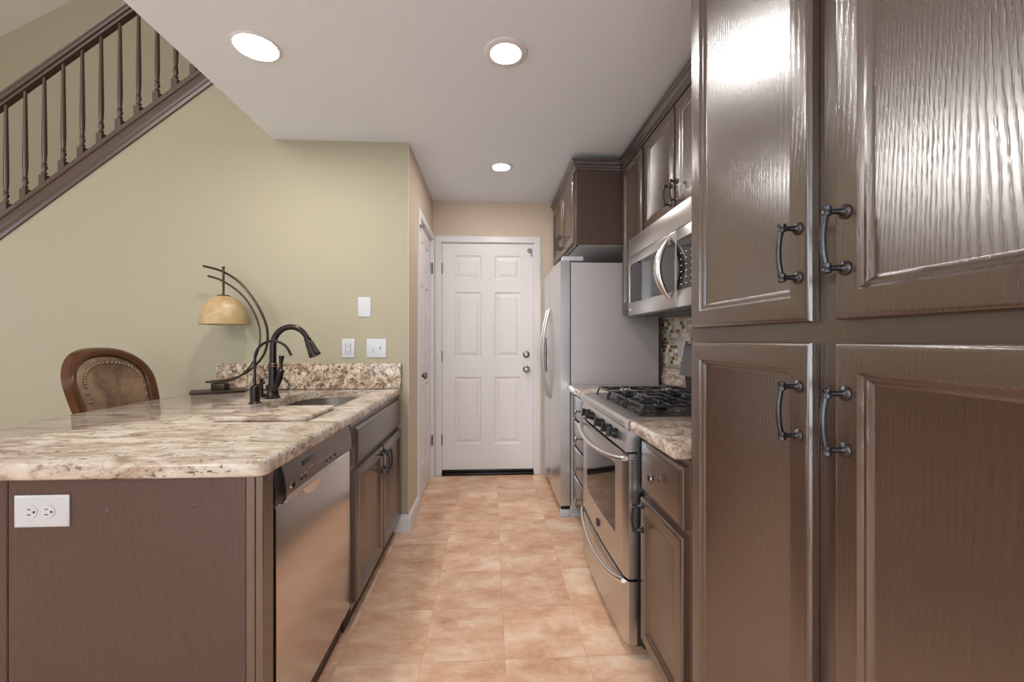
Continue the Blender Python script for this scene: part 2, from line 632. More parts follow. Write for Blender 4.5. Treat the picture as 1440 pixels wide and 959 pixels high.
# green half wall carrying the stair rail
sl = 0.789
zw = lambda x: 1.818 + sl * (x + 2.886)
m = MB()
m.prism([(-4.0, 0), (XL - .004, 0), (XL - .004, ZC), (-1.317, ZC), (-1.317, zw(-1.317)), (-4.0, zw(-4.0))], 'y', YG, YG + .11)
struct('wall_stair', m, 'green', 'sage green wall under the dark stair rail', 'wall')
struct('wall_hall', MB().box(XL - .11, XL, YG + .001, 2.975, 0, ZC).box(XL - .11, XL, 2.975, YB, 2.06, ZC).box(XL - .11, XL, 3.735, YB, 0, 2.06).box(XL - .11, XL - .05, 2.975, 3.735, 0, 2.06),
       'tan', 'tan side wall of the short passage with the narrow white door', 'wall')
struct('wall_back', MB().box(XL, XR, YB, YB + .12, 2.045, ZC).box(XL, -.44, YB, YB + .12, 0, 2.045).box(.395, XR, YB, YB + .12, 0, 2.045).box(-.44, .395, YB + .07, YB + .12, 0, 2.045),
       'tan', 'tan wall above and around the white six panel door', 'wall')
struct('wall_stairwell', MB().box(-5.0, XL - .12, 3.76, 3.88, 0, 5.6), 'green', 'far green wall of the stairwell behind the balusters', 'wall')
struct('wall_right', MB().box(XR, XR + .1, -3.0, 3.95, 0, ZC), 'tan', 'tan wall behind the range and the cabinets', 'wall')
m = MB()                                                    # left wall with a window opening
m.box(-5.1, -5.0, -3.0, 3.95, 0, .8).box(-5.1, -5.0, -3.0, 3.95, 2.2, 6.9).box(-5.1, -5.0, -3.0, -.9, .8, 2.2).box(-5.1, -5.0, 1.7, 3.95, .8, 2.2)
struct('wall_left', m, 'green', 'left wall of the dining area with a window opening', 'wall')
m = MB()                                                    # rear wall with patio door and high window openings
m.box(-5.1, -4.3, -3.1, -3.0, 0, 6.9).box(-4.3, -2.3, -3.1, -3.0, 0, 2.7).box(-4.3, -1.7, -3.1, -3.0, 3.9, 6.9).box(-2.3, -1.7, -3.1, -3.0, 2.15, 2.7)
m.box(-2.3, 1.1, -3.1, -3.0, 2.15, 2.4).box(-1.7, 1.3, -3.1, -3.0, 2.4, 6.9).box(1.1, 1.3, -3.1, -3.0, 0, 2.4)
struct('wall_rear', m, 'tan', 'rear wall with a wide patio door opening and a high window', 'wall')
struct('wall_upper', MB().box(-1.317, -1.20, -3.0, 3.75, ZC + .281, 5.6), 'green', 'upper floor wall over the kitchen ceiling edge', 'wall')

# mosaic + granite splash behind the range side
struct('trim_1', MB().box(XR - .008, XR - .0005, 1.17, 2.90, 1.002, 1.42), 'mosaic', 'mosaic tile backsplash of small brown, cream and gold tiles', 'backsplash')

# baseboard wrapping the wall end, and along the left
BB = [(0.0, 0.0), (.015, 0.0), (.015, .075), (.012, .092), (.006, .102), (.0, .108)]


def baseboard(name, path, label):
    lp = [[V(x + nx * d, y + ny * d, h) for d, h in BB] for x, y, nx, ny in path]
    struct(name, MB().rings(lp), 'trim', label, 'baseboard')


baseboard('baseboard_hall', [(-.594, YG, 0, -1), (XL, YG, 1, -1), (XL, 2.972, 1, 0)], 'white baseboard wrapping the end of the green wall')
baseboard('baseboard_stair', [(-4.0, YG, 0, -1), (-1.3, YG, 0, -1)], 'white baseboard along the green wall behind the chair')


# ------------------------------------------------------------------ doors
def six_panel(parent, o, U, W, w, h, name='leaf'):
    """white six panel door leaf, front face at o + W*0.035"""
    o = V(*o); U = V(*U); W = V(*W); Z = V(0, 0, 1)
    m = MB()
    T = .035
    st, mid = .112 * w / .8, .115 * w / .8
    pw = (w - 2 * st - mid) / 2
    rows = [(.222, .815), (.985, 1.563), (1.675, 1.885)]
    rows = [(a * h / 1.99, b * h / 1.99) for a, b in rows]

    def bx(a0, a1, b0, b1, d0, d1):
        lp = [[o + U * a + Z * b + W * d for a, b in ((a0, b0), (a1, b0), (a1, b1), (a0, b1))] for d in (d0, d1)]
        m.rings(lp)
    bx(.001, w - .001, .001, h - .001, 0, T - .012)
    cols = [(st, st + pw), (st + pw + mid, w - st)]
    for a0, a1 in ((0, st), (st + pw, st + pw + mid), (w - st, w)):
        bx(a0, a1, 0, h, .0005, T)
    zz = [0] + [x for r in rows for x in r] + [h]
    for k in range(0, len(zz), 2):
        for a0, a1 in cols:
            bx(a0, a1, zz[k], zz[k + 1], .0005, T)
    for a0, a1 in cols:
        for b0, b1 in rows:
            # sloped sticking round the recess, then the raised field
            lp = []
            for i, d in ((0, T), (.006, T - .006), (.012, T - .0085), (.022, T - .0085), (.045, T - .002), (.047, T - .0015)):
                lp.append([o + U * a + Z * b + W * d for a, b in ((a0 + i, b0 + i), (a1 - i, b0 + i), (a1 - i, b1 - i), (a0 + i, b1 - i))])
            m.rings(lp, cap0=False)
    return m.build(name, 'door', parent, angle=12)


def casing(parent, pts, W, inward, mat='trim'):
    """door casing swept round an opening: pts are 3D corners, inward = mitre directions"""
    W = V(*W)
    prof = [(0, 0), (0, .010), (.004, .012), (.020, .014), (.034, .018), (.050, .018), (.056, .014), (.056, 0)]
    lp = [[V(*p) + V(*i) * (.056 - d) * -1 + W * t for d, t in prof] for p, i in zip(pts, inward)]
    return MB().rings(lp).build('casing', mat, parent, angle=20)


d1 = thing('door_1', (-.024, YB, 0), 'white six panel door at the end of the passage', 'door', kind='structure')
six_panel(d1, (-.424, YB + .040, .045), UX, YN, .800, 1.985)
MB().box(-.438, -.426, YB - .002, YB + .069, 0, 2.035).box(.378, .392, YB - .002, YB + .069, 0, 2.035).box(-.438, .392, YB - .002, YB + .069, 2.033, 2.044).build('jamb', 'trim', d1)
casing(d1, [(-.430, YB, 0.0), (-.430, YB, 2.037), (.386, YB, 2.037), (.386, YB, 0.0)], YN, [(1, 0, 0), (1, 0, -1), (-1, 0, -1), (-1, 0, 0)])
MB().box(-.426, .378, YB - .030, YB + .066, 0.0, .022, .004).box(-.424, .376, YB - .004, YB + .034, .0225, .044, .003).build('threshold', 'bronze', d1)
for z in (1.81, 1.04, .31):
    MB().box(-.436, -.418, YB - .004, YB - .0005, z - .045, z + .045, .001, 1).lathe((-.427, YB - .007, z - .047), UZ, [(.0055, 0), (.0055, .094)], 10).build('hinge', 'nickel', d1)
for nm, z in (('deadbolt', 1.055), ('doorknob', .925)):
    if nm == 'deadbolt':
        pr = [(.031, -.006), (.031, .004), (.026, .010), (.018, .013), (.016, .020), (.0, .021)]
    else:
        pr = [(.031, -.006), (.031, .003), (.026, .007), (.012, .012), (.011, .026), (.019, .032), (.026, .042), (.026, .052), (.018, .060), (0, .062)]
    MB().lathe((.314, YB + .005, z), YN, pr, 24).build(nm, 'nickel', d1)
MB().lathe((.345, YB + .006, 1.972), YN, [(.021, -.002), (.021, .008), (.016, .013), (0, .014)], 20).box(.352, .366, YB - .010, YB + .006, 1.925, 1.95, .003, mat=None).build('safety_latch', 'nickel', d1)

d2 = thing('door_2', (XL, 3.36, 0), 'narrow white panel door in the side wall of the passage', 'door', kind='structure')
six_panel(d2, (XL - .047, 3.045, .012), UY, XP, .650, 2.02)
MB().box(XL - .049, XL + .001, 2.978, 3.043, 0, 2.045).box(XL - .049, XL + .001, 3.697, 3.732, 0, 2.045).box(XL - .049, XL + .001, 2.978, 3.732, 2.035, 2.058).build('jamb', 'trim', d2)
casing(d2, [(XL, 3.030, 0.0), (XL, 3.030, 2.046), (XL, 3.703, 2.046), (XL, 3.703, 0.0)], XP, [(0, 1, 0), (0, 1, -1), (0, -1, -1), (0, -1, 0)])
for z in (1.80, .32):
    MB().box(XL - .006, XL + .003, 3.690, 3.707, z - .045, z + .045, .001, 1).lathe((XL + .006, 3.699, z - .047), UZ, [(.0055, 0), (.0055, .094)], 10).build('hinge', 'nickel', d2)
MB().lathe((XL - .014, 3.11, .925), XP, [(.030, 0), (.030, .004), (.024, .009), (.011, .014), (.010, .028), (.018, .034), (.026, .044), (.026, .054), (.016, .062), (0, .063)], 24).build('doorknob', 'nickel', d2)
MB().lathe((XL + .014, 2.999, 1.975), XP, [(.012, 0), (.012, .006), (.006, .008), (.006, .022), (.011, .024), (.011, .030), (0, .031)], 14).build('safety_latch', 'nickel', d2)


# ------------------------------------------------------------------ stair rail
sr = thing('stair_railing', (-2.4, YG + .055, zw(-2.4)), 'dark wood stair railing of turned balusters on top of the green wall', 'railing')
YC = YG + .055
dv = V(1, 0, sl).normalized()
nv = V(-sl, 0, 1).normalized()


def slope_prism(name, prof, x0, z0, xa, xb, mat):
    """profile (y offset, height normal to the slope) swept along the stair slope through (x0, z0)"""
    lp = []
    for x in (xa, xb):
        c = V(x, YC, z0 + sl * (x - x0))
        lp.append([c + V(0, y, 0) + V(0, 0, h) for y, h in prof])
    return MB().rings(lp).build(name, mat, sr, angle=25)


capz = zw(-2.886)
slope_prism('wall_cap', [(-.070, .060), (-.075, .068), (-.075, .082), (-.070, .092), (-.050, .098), (.050, .098), (.070, .092), (.075, .082), (.070, .060), (.058, .0555), (.058, .0008), (-.058, .0008), (-.058, .0555)], -2.886, capz, -3.95, -1.36, 'stair')
slope_prism('cap_trim', [(-.0585, -.052), (-.066, -.050), (-.069, -.030), (-.064, -.012), (-.069, .000), (-.069, .040), (-.064, .0595), (-.0585, .0595)], -2.886, capz, -3.95, -1.36, 'stair')
hr = 2.70
HR = [(-.018, -.076), (-.020, -.056), (-.031, -.050), (-.035, -.040), (-.035, -.026), (-.026, -.014), (-.026, -.008), (-.032, .002), (-.034, .014), (-.028, .028), (-.014, .036), (0, .038)]
HR = HR + [(-y, h) for y, h in reversed(HR[:-1])]
slope_prism('handrail', [(y * 1.0, h * .68) for y, h in HR], -2.951, hr - .089, -3.95, -1.36, 'stair')
nb = 0
for k in range(-9, 13):
    x = -2.911 + .1093 * k
    zb = capz + .098 + sl * (x + 2.886)
    zt = hr - .089 - .046 + sl * (x + 2.951)
    m = MB()
    a = .0172
    # square foot cut to the slope
    zf = zb + .105
    m.rings([[V(x - a, YC - a, zb - sl * a), V(x + a, YC - a, zb + sl * a), V(x + a, YC + a, zb + sl * a), V(x - a, YC + a, zb - sl * a)],
             [V(x + sx * a, YC + sy * a, zf) for sx, sy in ((-1, -1), (1, -1), (1, 1), (-1, 1))],
             [V(x + sx * a * .6, YC + sy * a * .6, zf + .006) for sx, sy in ((-1, -1), (1, -1), (1, 1), (-1, 1))]])
    H = zt - zf
    pr = [(.009, .004), (.009, .010), (.014, .014), (.014, .020), (.009, .025), (.0085, .032), (.013, .040), (.015, .050), (.011, .062), (.009, .066), (.013, .069), (.013, .074), (.0095, .078),
          (.0115, .10), (.0135, .15), (.0128, .25), (.0085, H + .012)]
    m.lathe((x, YC, zf), UZ, pr, 12)
    m.build('baluster', 'stair', sr)


# ------------------------------------------------------------------ recessed lights
def downlight(x, y, rl, ro, label):
    t = thing('recessed_light', (x, y, ZC), label, 'ceiling light', 'recessed ceiling lights')
    MB().lathe((x, y, ZC - .0005), (0, 0, -1), [(ro, 0), (ro, .003), (ro - .006, .006), (rl + .004, .007), (rl, .004), (rl, 0)], 40).build('trim_ring', 'trim', t)
    MB().lathe((x, y, ZC - .001), (0, 0, -1), [(rl - .0005, 0), (rl - .0005, .0045), (rl * .7, .0062), (0, .0068)], 36).build('lens', 'lens', t)


downlight(.064, 1.808, .062, .092, 'round ceiling light with a wide trim ring above the middle of the aisle')
downlight(-.972, 1.822, .080, .092, 'large round ceiling light nearest the stair railing, above the sink counter')
downlight(.074, 2.998, .058, .084, 'small far ceiling light above the floor by the white door and fridge')

# ------------------------------------------------------------------ peninsula
PX = -.565                       # face frames of the peninsula
sc_ = thing('sink_cabinet', (-.86, 2.2, 0), 'dark brown sink cabinet with two doors between dishwasher and green wall', 'cabinet')
MB().box(-1.165, PX - .0195, 1.752, 2.652, .085, .66).build('carcass', 'wood', sc_)
MB().box(-1.165, -.594, 1.752, 2.652, .0, .0845).build('toe_kick', 'toe', sc_)
face_frame(sc_, PX, XP, 1.750, 2.655, .083, .842, [(.083, .125), (.635, .675), (.805, .842)], [(2.185, 2.22)])
for y0, y1, yp in ((1.775, 2.192, 2.168), (2.212, 2.632, 2.236)):
    d = cab_door(sc_, PX, XP, y0, y1, .105, .645)
    pull(d, PX + .020, XP, yp, .565)
cab_door(sc_, PX, XP, 1.775, 2.632, .665, .822, 'wood_h', 'false_drawer_front', SLAB_PROF)

# dishwasher
dw = thing('dishwasher', (-.86, 1.44, 0), 'stainless dishwasher with a dark control strip in the peninsula', 'dishwasher')
MB().box(-1.15, -.605, 1.142, 1.742, .02, .842, .003).build('body', 'black', dw)
MB().box(-.70, -.600, 1.144, 1.740, .0, .100).build('toe_kick', 'black', dw)
m = MB()
m.prism([(-.604, .105), (-.566, .105), (-.563, .115), (-.562, .40), (-.563, .735), (-.566, .741), (-.604, .741)], 'y', 1.150, 1.735)
m.build('front_panel', 'steel_door', dw, angle=40)
fas = MB()
fas.prism([(-.604, .7415), (-.562, .7415), (-.556, .747), (-.554, .755), (-.558, .800), (-.564, .832), (-.569, .839), (-.604, .839)], 'y', 1.186, 1.735)
fo = fas.build('control_panel', plain('control_strip', (128, 116, 108), 0.3, 0.9), dw, angle=30)
lp = []
for k in range(9):                                             # black rounded end cap
    a_ = math.pi / 2 * k / 8
    y, o_ = 1.146 + .0395 * math.sin(a_), .010 * (1 - math.cos(a_)) 
    lp.append([V(-.603, y, .735), V(-.5625 - .010 + o_, y, .736), V(-.553 - .010 + o_, y, .750), V(-.552 - .010 + o_, y, .775), V(-.558 - .008 + o_ * .8, y, .815), V(-.567 - .004 + o_ * .4, y, .8395), V(-.603, y, .8395)])
MB().rings(lp).build('end_cap', 'black', dw, angle=40)
MB().rings([[V(-.5605, y, .7390), V(-x, y, .7405), V(-x, y, z), V(-.5565, y, z + .002)] for y, x, z in ((1.188, .5540, .7530), (1.30, .5500, .7535), (1.42, .5480, .7540), (1.54, .5500, .7520), (1.66, .5540, .7470), (1.70, .5565, .7440))]).build('door_lip', 'chrome', dw)
m = MB()
lp = []
for k in range(13):                                            # smile shaped pocket handle
    a_ = math.pi * k / 12
    y = 1.385 - .076 * math.cos(a_)
    zb = .740 - .036 * math.sin(a_)
    lp.append([V(-.5630, y, .7400), V(-.5540, y, .7400), V(-.5570, y, (zb + .740) / 2 - .0005), V(-.5610, y, zb), V(-.5630, y, zb)])
m.rings(lp).build('pocket_handle', 'chrome', dw)
fx_ = lambda z: -.554 - (z - .755) * .089
for y, w, h, mt in ((1.215, .003, .005, 'offwhite'), (1.236, .008, .012, 'black'), (1.285, .004, .008, 'black'), (1.312, .004, .008, 'black'), (1.475, .004, .008, 'black'), (1.51, .004, .008, 'black'), (1.555, .006, .012, 'black')):
    MB().lathe((fx_(.772) - .001, y, .772), (1, 0, .09), [(w, 0), (w, .003), (w * .6, .004), (0, .004)], 12).build('button', mt, dw)
for y, z in ((1.365, .776), (1.382, .777), (1.382, .785), (1.374, .800), (1.392, .800)):
    MB().box(fx_(z) - .001, fx_(z) + .0006, y - .004, y + .004, z - .0018, z + .0018).build('indicator_mark', 'red', dw)
for y, z in ((1.285, .784), (1.312, .784), (1.222, .781), (1.345, .789), (1.36, .790), (1.42, .785), (1.44, .785), (1.475, .784), (1.51, .784)):
    MB().box(fx_(z) - .001, fx_(z) + .0006, y - .005, y + .005, z - .0008, z + .0008).build('printed_mark', 'offwhite', dw)
MB().box(-.566, fx_(.808) + .0006, 1.30, 1.395, .806, .820, .0005, 1).build('display_window', 'black_gloss', dw)

# end panel of the peninsula
ep = thing('end_panel', (-.86, 1.10, 0), 'plain brown wood end panel of the peninsula facing the front', 'cabinet panel')
MB().box(-1.166, -.608, 1.092, 1.110, .0, .842, .001, 1).build('panel', 'wood_flat', ep)
MB().box(-.6065, -.585, 1.090, 1.1415, .0, .842, .0015, 1).box(-.5850, PX, 1.0915, 1.1415, .0, .842, .002, 1).build('corner_stile', 'wood', ep)
for x, z, s in ((-.936, .762, .006), (-.985, .765, .004), (-.732, .773, .005), (-.812, .788, .003)):
    MB().sphere((x, 1.0915, z), s, 10, 6, (1, .35, 1.1)).build('filled_nail_hole', 'wood_flat', ep)
bp = tag(MB().box(-1.60, -1.178, 1.100, 1.118, .0, .842, .002, 1).build('support_panel', 'wood_flat'), 'brown panel left of the dark gap under the counter overhang', 'cabinet panel')

# countertop with sink cut-out
hole = rrect(-1.06, -.68, 1.90, 2.555, (.06, .075, .17, .06), 8)
ct = worktop('countertop', -1.675, -.552, 1.072, 2.656, .844, .885, 'granite', (.030, .004, .004, .03), hole)
tag(ct, 'long beige granite countertop of the peninsula on the left', 'countertop')
bs = MB().box(-1.640, -.548, 2.638, 2.6595, .8855, 1.040, .002, 1)
tag(bs.build('granite_backsplash', 'granite_v'), 'low speckled granite backsplash strip on the green wall', 'backsplash')

# undermount sink
sk = thing('sink', (-.87, 2.23, .67), 'stainless steel undermount sink in the peninsula countertop', 'sink')
m = MB(); lp = []
for off, z in ((.012, .8425), (-.004, .8425), (-.004, .835), (.004, .72), (.012, .685), (.030, .668), (.060, .664)):
    rr = [max(r - off, .01) for r in (.06, .075, .17, .06)]
    lp.append([V(x, y, z) for x, y in rrect(-1.06 + off, -.68 - off, 1.90 + off, 2.555 - off, rr, 8)])
lp.insert(0, [V(x, y, .8425) for x, y in rrect(-1.08, -.66, 1.88, 2.575, (.07, .08, .18, .07), 8)])
lp.pop(1)
m.rings(lp, cap0=False).build('basin', stainless('sink_steel', (178, 170, 160), .28, 'Y'), sk, angle=60)
MB().lathe((-.87, 2.23, .6645), UZ, [(.055, 0), (.055, .003), (.045, .004), (.040, .001), (0, .001)], 28).build('drain', 'chrome', sk)

# loose granite slab
sb = worktop('granite_slab', -1.005, -.668, 1.590, 1.865, .8858, .9030, 'granite', (.006, .004, .004, .02), None, .006)
tag(sb, 'loose granite slab lying on the counter in front of the faucet', 'cutting board')

# faucet
fx, fy = -1.107, 2.23
fc = thing('faucet', (fx, fy, .8855), 'dark bronze gooseneck kitchen faucet behind the sink', 'faucet')
MB().lathe((fx, fy, .8855), UZ, [(.034, 0), (.035, .004), (.030, .012), (.0245, .040), (.021, .075), (.020, .115), (.0205, .150), (.0195, .168)], 28).build('base', 'bronze', fc)
MB().lathe((fx, fy, 1.046), UZ, [(.021, 0), (.0225, .003), (.0205, .006), (.0205, .012), (.0225, .015), (.021, .018)], 28).build('collar', 'bronze', fc)
for zc in (1.0488, 1.0612):
    MB().lathe((fx, fy, zc), UZ, [(.0222, -.0010), (.0230, 0), (.0222, .0010)], 28).build('copper_ring', 'copper', fc)
pts = [(fx, fy, 1.05), (fx, fy, 1.10), (fx, fy, 1.15)]
for k in range(1, 18):
    a = math.pi - k * R(158) / 17
    pts.append((fx + .089 + .089 * math.cos(a), fy - .0, 1.150 + .098 * math.sin(a)))
MB().tube(pts, [.0165] * 3 + [.0160 - .0002 * k for k in range(17)], 16).build('spout', 'bronze', fc)
e = V(*pts[-1]); dr = (V(*pts[-1]) - V(*pts[-2])).normalized()
MB().lathe(e, dr, [(.0165, -.004), (.0175, .0), (.0165, .006), (.0165, .012), (.0195, .016), (.0215, .03), (.0235, .055), (.0285, .082), (.0295, .090), (.0285, .096), (.022, .096), (.0, .092)], 24).build('spray_head', 'bronze', fc)
m = MB()
m.tube([(fx + .006, fy - .012, .915), (fx + .028, fy - .022, .945), (fx + .044, fy - .026, .985), (fx + .050, fy - .026, 1.02)], [.012, .0135, .0145, .015], 14)
m.lathe((fx + .0500, fy - .026, 1.016), (.06, 0, 1), [(.015, 0), (.018, .004), (.018, .012), (.013, .018), (.009, .024), (.008, .040), (.0105, .066), (.0135, .082), (.0135, .086), (.0, .088)], 18)
m.build('lever_handle', 'bronze', fc)

# filtered water tap
sx, sy = -1.100, 2.05
so = thing('filter_tap', (sx, sy, .8855), 'slim dark water tap with a thin arched spout in front of the faucet', 'tap')
MB().lathe((sx, sy, .8855), UZ, [(.026, 0), (.026, .003), (.022, .006), (.0205, .008), (.0205, .078), (.017, .082), (.008, .086), (.008, .094)], 22).build('base', 'bronze', so)
pts = [(sx, sy, .968), (sx, sy, 1.04), (sx, sy, 1.09)]
for k in range(1, 17):
    a = math.pi - k * R(160) / 16
    pts.append((sx + .082 + .082 * math.cos(a), sy, 1.095 + .082 * math.sin(a)))
pts.append((sx + .166, sy, 1.108))
MB().tube(pts, .0062, 12).build('spout', 'bronze', so)
MB().lathe((sx + .012, sy, .972), (1, 0, .35), [(.004, 0), (.004, .014), (.0065, .016), (.0065, .034), (.0, .036)], 12).build('lever_handle', 'bronze', so)
ag = tag(MB().lathe((-1.19, 2.28, .8855), UZ, [(.026, 0), (.027, .004), (.024, .014), (.012, .020), (.0095, .026), (.0085, .086), (.010, .090), (.008, .094), (0, .095)], 20).build('soap_pump', 'bronze'),
         'short dark pump knob standing behind the slim water tap', 'soap pump')

# desk lamp with two arcs
la = thing('desk_lamp', (-1.55, 2.50, .886), 'arched metal desk lamp with amber glass dome shade beside the green wall', 'lamp')
LROT = Matrix.Translation((-1.535, 2.490, 0)) @ Matrix.Rotation(R(31), 4, 'Z')
MB().box(-.125, .125, -.078, .078, .8858, .8935, .003, mat=LROT).box(-.132, .132, -.085, .085, .8935, .8990, .0025, 2, mat=LROT).build('base_plate', 'lamp_metal', la)
MB().box(-1.575, -1.500, 2.482, 2.537, .8992, .936, .003).build('arc_block', 'lamp_metal', la)


def spline(P, n=6):
    out = []
    for i in range(len(P) - 1):
        p0 = P[max(i - 1, 0)]; p1 = P[i]; p2 = P[i + 1]; p3 = P[min(i + 2, len(P) - 1)]
        for k in range(n):
            t = k / n
            out.append(tuple(.5 * (2 * b + (c - a) * t + (2 * a - 5 * b + 4 * c - d) * t * t + (3 * b - a - 3 * c + d) * t ** 3) for a, b, c, d in zip(p0, p1, p2, p3)))
    out.append(P[-1])
    return out


small = [(-1.600, 1.545), (-1.522, 1.518), (-1.430, 1.455), (-1.368, 1.380), (-1.325, 1.285), (-1.312, 1.195), (-1.328, 1.108), (-1.365, 1.035), (-1.427, .975), (-1.510, .944), (-1.612, .944)]
MB().tube(spline([(x, 2.50, z) for x, z in small], 5), .0052, 8, flat=(.9, 1.1), up=(0, 1, 0)).build('inner_arc', 'lamp_metal', la)
big = [(-1.640, 1.605), (-1.533, 1.574), (-1.440, 1.512), (-1.370, 1.428), (-1.318, 1.338), (-1.285, 1.238), (-1.292, 1.130), (-1.335, 1.054), (-1.41, .990), (-1.50, .955), (-1.60, .944)]
MB().tube(spline([(x, 2.525, z) for x, z in big], 5), .0072, 8, flat=(1.4, .9), up=(0, 1, 0)).build('outer_arc', 'lamp_metal', la)
lx, ly = -1.522, 2.512
MB().lathe((lx, ly, 1.436), UZ, [(.006, 0), (.006, .155), (.008, .156), (.008, .164), (0, .165)], 12).lathe((lx, ly, 1.432), UZ, [(.032, 0), (.033, .003), (.028, .006), (.010, .008), (0, .009)], 20).build('stem', 'lamp_metal', la)
prof = []
for k in range(13):
    a = R(90) * k / 12
    prof.append((.118 * math.cos(a) ** .8 if k < 12 else .012, .155 * math.sin(a)))
outer = [(.119, -.008)] + prof
inner = [(max(r - .004, .008), z - .003) for r, z in reversed(outer)]
MB().lathe((lx, ly, 1.280), UZ, outer + inner, 40, caps=False).build('glass_shade', 'shade_glass', la)
MB().tube(spline([(-1.345, 2.53, .893), (-1.30, 2.55, .890), (-1.27, 2.56, .905), (-1.25, 2.57, .935), (-1.235, 2.59, .960), (-1.21, 2.61, .93), (-1.20, 2.60, .892), (-1.245, 2.59, .890), (-1.29, 2.60, .8905)], 5), .0035, 8).build('cord', 'black', la)
MB().box(-1.335, -1.295, 2.60, 2.630, .8858, .915, .004).box(-1.327, -1.303, 2.605, 2.625, .9150, .922, .003).build('cord_switch', 'black', la)

# dining chair behind the counter
ch = thing('dining_chair', (-2.02, 2.12, 0), 'dining chair with an arched wooden frame and studded brown leather back', 'chair')


def backpt(y, z, w=0.0):
    """reclined back plane: x leans away as z rises"""
    x = -1.755 - .29 * (z - .87) - .03 * (1 - ((y - 2.13) / .23) ** 2)
    return V(x + w, y, z)


def arch(sy, top, bot, n=40, zc=.97):
    """balloon outline of the back, from bottom left over the top to bottom right (half width sy)"""
    out = []
    for k in range(n + 1):
        a = R(-58 + (296) * k / n)
        ca, sa = math.cos(a), math.sin(a)
        y = 2.125 + sy * (abs(ca) ** .85) * (1 if ca > 0 else -1)
        z = zc + (top - zc) * (abs(sa) ** .95) if sa >= 0 else zc - (zc - bot) * abs(sa)
        if sa < 0:
            y = 2.135 + (y - 2.135) * (1 - .06 * abs(sa))
        out.append((y, z))
    return out


o1, o2 = arch(.230, 1.145, .55), arch(.186, 1.104, .60)
loops = []
for d, inner_ in ((-.022, 0), (.012, 0), (.020, .25), (.022, .5), (.016, .85), (.008, 1.0), (-.022, 1.0)):
    loops.append([backpt(a[0] + (b[0] - a[0]) * inner_, a[1] + (b[1] - a[1]) * inner_, d) for a, b in zip(o1, o2)])
MB().rings(loops, closed=True).build('back_frame', 'walnut', ch, angle=50)
pad = []
for s, d in ((1.0, -.012), (1.0, .004), (.95, .013), (.8, .022), (.5, .028), (.15, .030)):
    pad.append([backpt(2.135 + (y - 2.135) * s, .86 + (z - .86) * s, d) for y, z in o2])
MB().rings(pad).build('back_cushion', 'leather', ch, angle=60)
nl = arch(.156, 1.074, .63, 44)
for y, z in nl:
    p = backpt(y, z, .0215)
    MB().sphere(p, .0075, 8, 5, (.8, 1, 1)).build('nailhead', 'brass', ch)
m = MB()
m.rings([[V(x, y, z) for x, y in rrect(-2.0 - a, -1.60 + a + .04, 1.90 - a, 2.37 + a, (.06,) * 4)] for a, z in ((-.01, .40), (0, .41), (0, .45), (-.02, .49), (-.07, .505))])
# seat reaches forward under the counter overhang
m.build('seat', 'leather', ch, angle=50)
MB().rings([[V(x, y, z) for x, y in rrect(-1.99, -1.57, 1.91, 2.36, (.05,) * 4)] for z in (.33, .3995)]).build('seat_rail', 'walnut', ch)
for x, y, dx in ((-1.955, 1.945, -.04), (-1.955, 2.325, -.04), (-1.60, 1.945, .02), (-1.60, 2.325, .02)):
    MB().tube([(x + dx, y, 0), (x + dx * .4, y, .15), (x, y, .33)], [.016, .019, .026], 10).build('leg', 'walnut', ch)
for y in (2.135 - .19, 2.135 + .19):
    MB().tube([(-1.93, y, .40), (-1.80, y + (.03 if y < 2.1 else -.03), .55), (-1.72, y + (.045 if y < 2.1 else -.045), .60)], [.02, .02, .016], 10).build('back_post', 'walnut', ch)


# wall plates
def plate_screw(t, x, z, y):
    MB().lathe((x, y, z), YN, [(.0032, 0), (.0032, .001), (0, .0012)], 10).build('screw', 'light_grey', t)


def wall_plate(x0, x1, z0, z1, yf, label, cat, name, d=YN):
    t = thing(name, ((x0 + x1) / 2, yf, (z0 + z1) / 2), label, cat)
    MB().panel((x0, yf - .0002, z0), UX, YN, UZ, x1 - x0, z1 - z0, [(0, 0), (0, .003), (.003, .0055), (.006, .006)]).build('cover_plate', 'plate', t)
    return t


t = wall_plate(-.812, -.734, 1.322, 1.444, YG, 'blank white wall plate high on the green wall', 'wall plate', 'blank_plate')
plate_screw(t, -.773, 1.425, YG - .006); plate_screw(t, -.773, 1.341, YG - .006)
t = wall_plate(-.908, -.832, 1.073, 1.188, YG, 'white wall outlet above the granite strip, left of the light switches', 'outlet', 'wall_outlet')
MB().box(-.887, -.853, YG - .0085, YG - .006, 1.096, 1.165, .001, 1).build('receptacle', 'plate', t)
m = MB()
for zc in (1.112, 1.149):
    m.box(-.878, -.876, YG - .0090, YG - .0084, zc - .004, zc + .005).box(-.865, -.863, YG - .0090, YG - .0084, zc - .003, zc + .004).lathe((-.870, YG - .0084, zc - .010), YN, [(.0025, 0), (.0025, .0006)], 8)
m.box(-.885, -.8835, YG - .0089, YG - .0084, 1.10, 1.16).box(-.8565, -.855, YG - .0089, YG - .0084, 1.10, 1.16)
m.build('slot', 'slot', t)
MB().box(-.876, -.864, YG - .0096, YG - .0084, 1.1275, 1.1325, .0005, 1).build('test_button', 'plate', t)
t = wall_plate(-.760, -.640, 1.073, 1.188, YG, 'white double switch plate on the green wall near its corner', 'light switch', 'light_switch')
for xc, up in ((-.722, -1), (-.678, 1)):
    MB().box(xc - .006, xc + .006, YG - .0072, YG - .006, 1.117, 1.144, .0005, 1).build('switch_frame', 'light_grey', t)
    MB().prism([(YG - .0070, 1.124), (YG - .0070, 1.137), (YG - .017, 1.1305 + up * .010 + .0035), (YG - .017, 1.1305 + up * .010 - .0035)], 'x', xc - .0042, xc + .0042).build('toggle', 'plate', t)
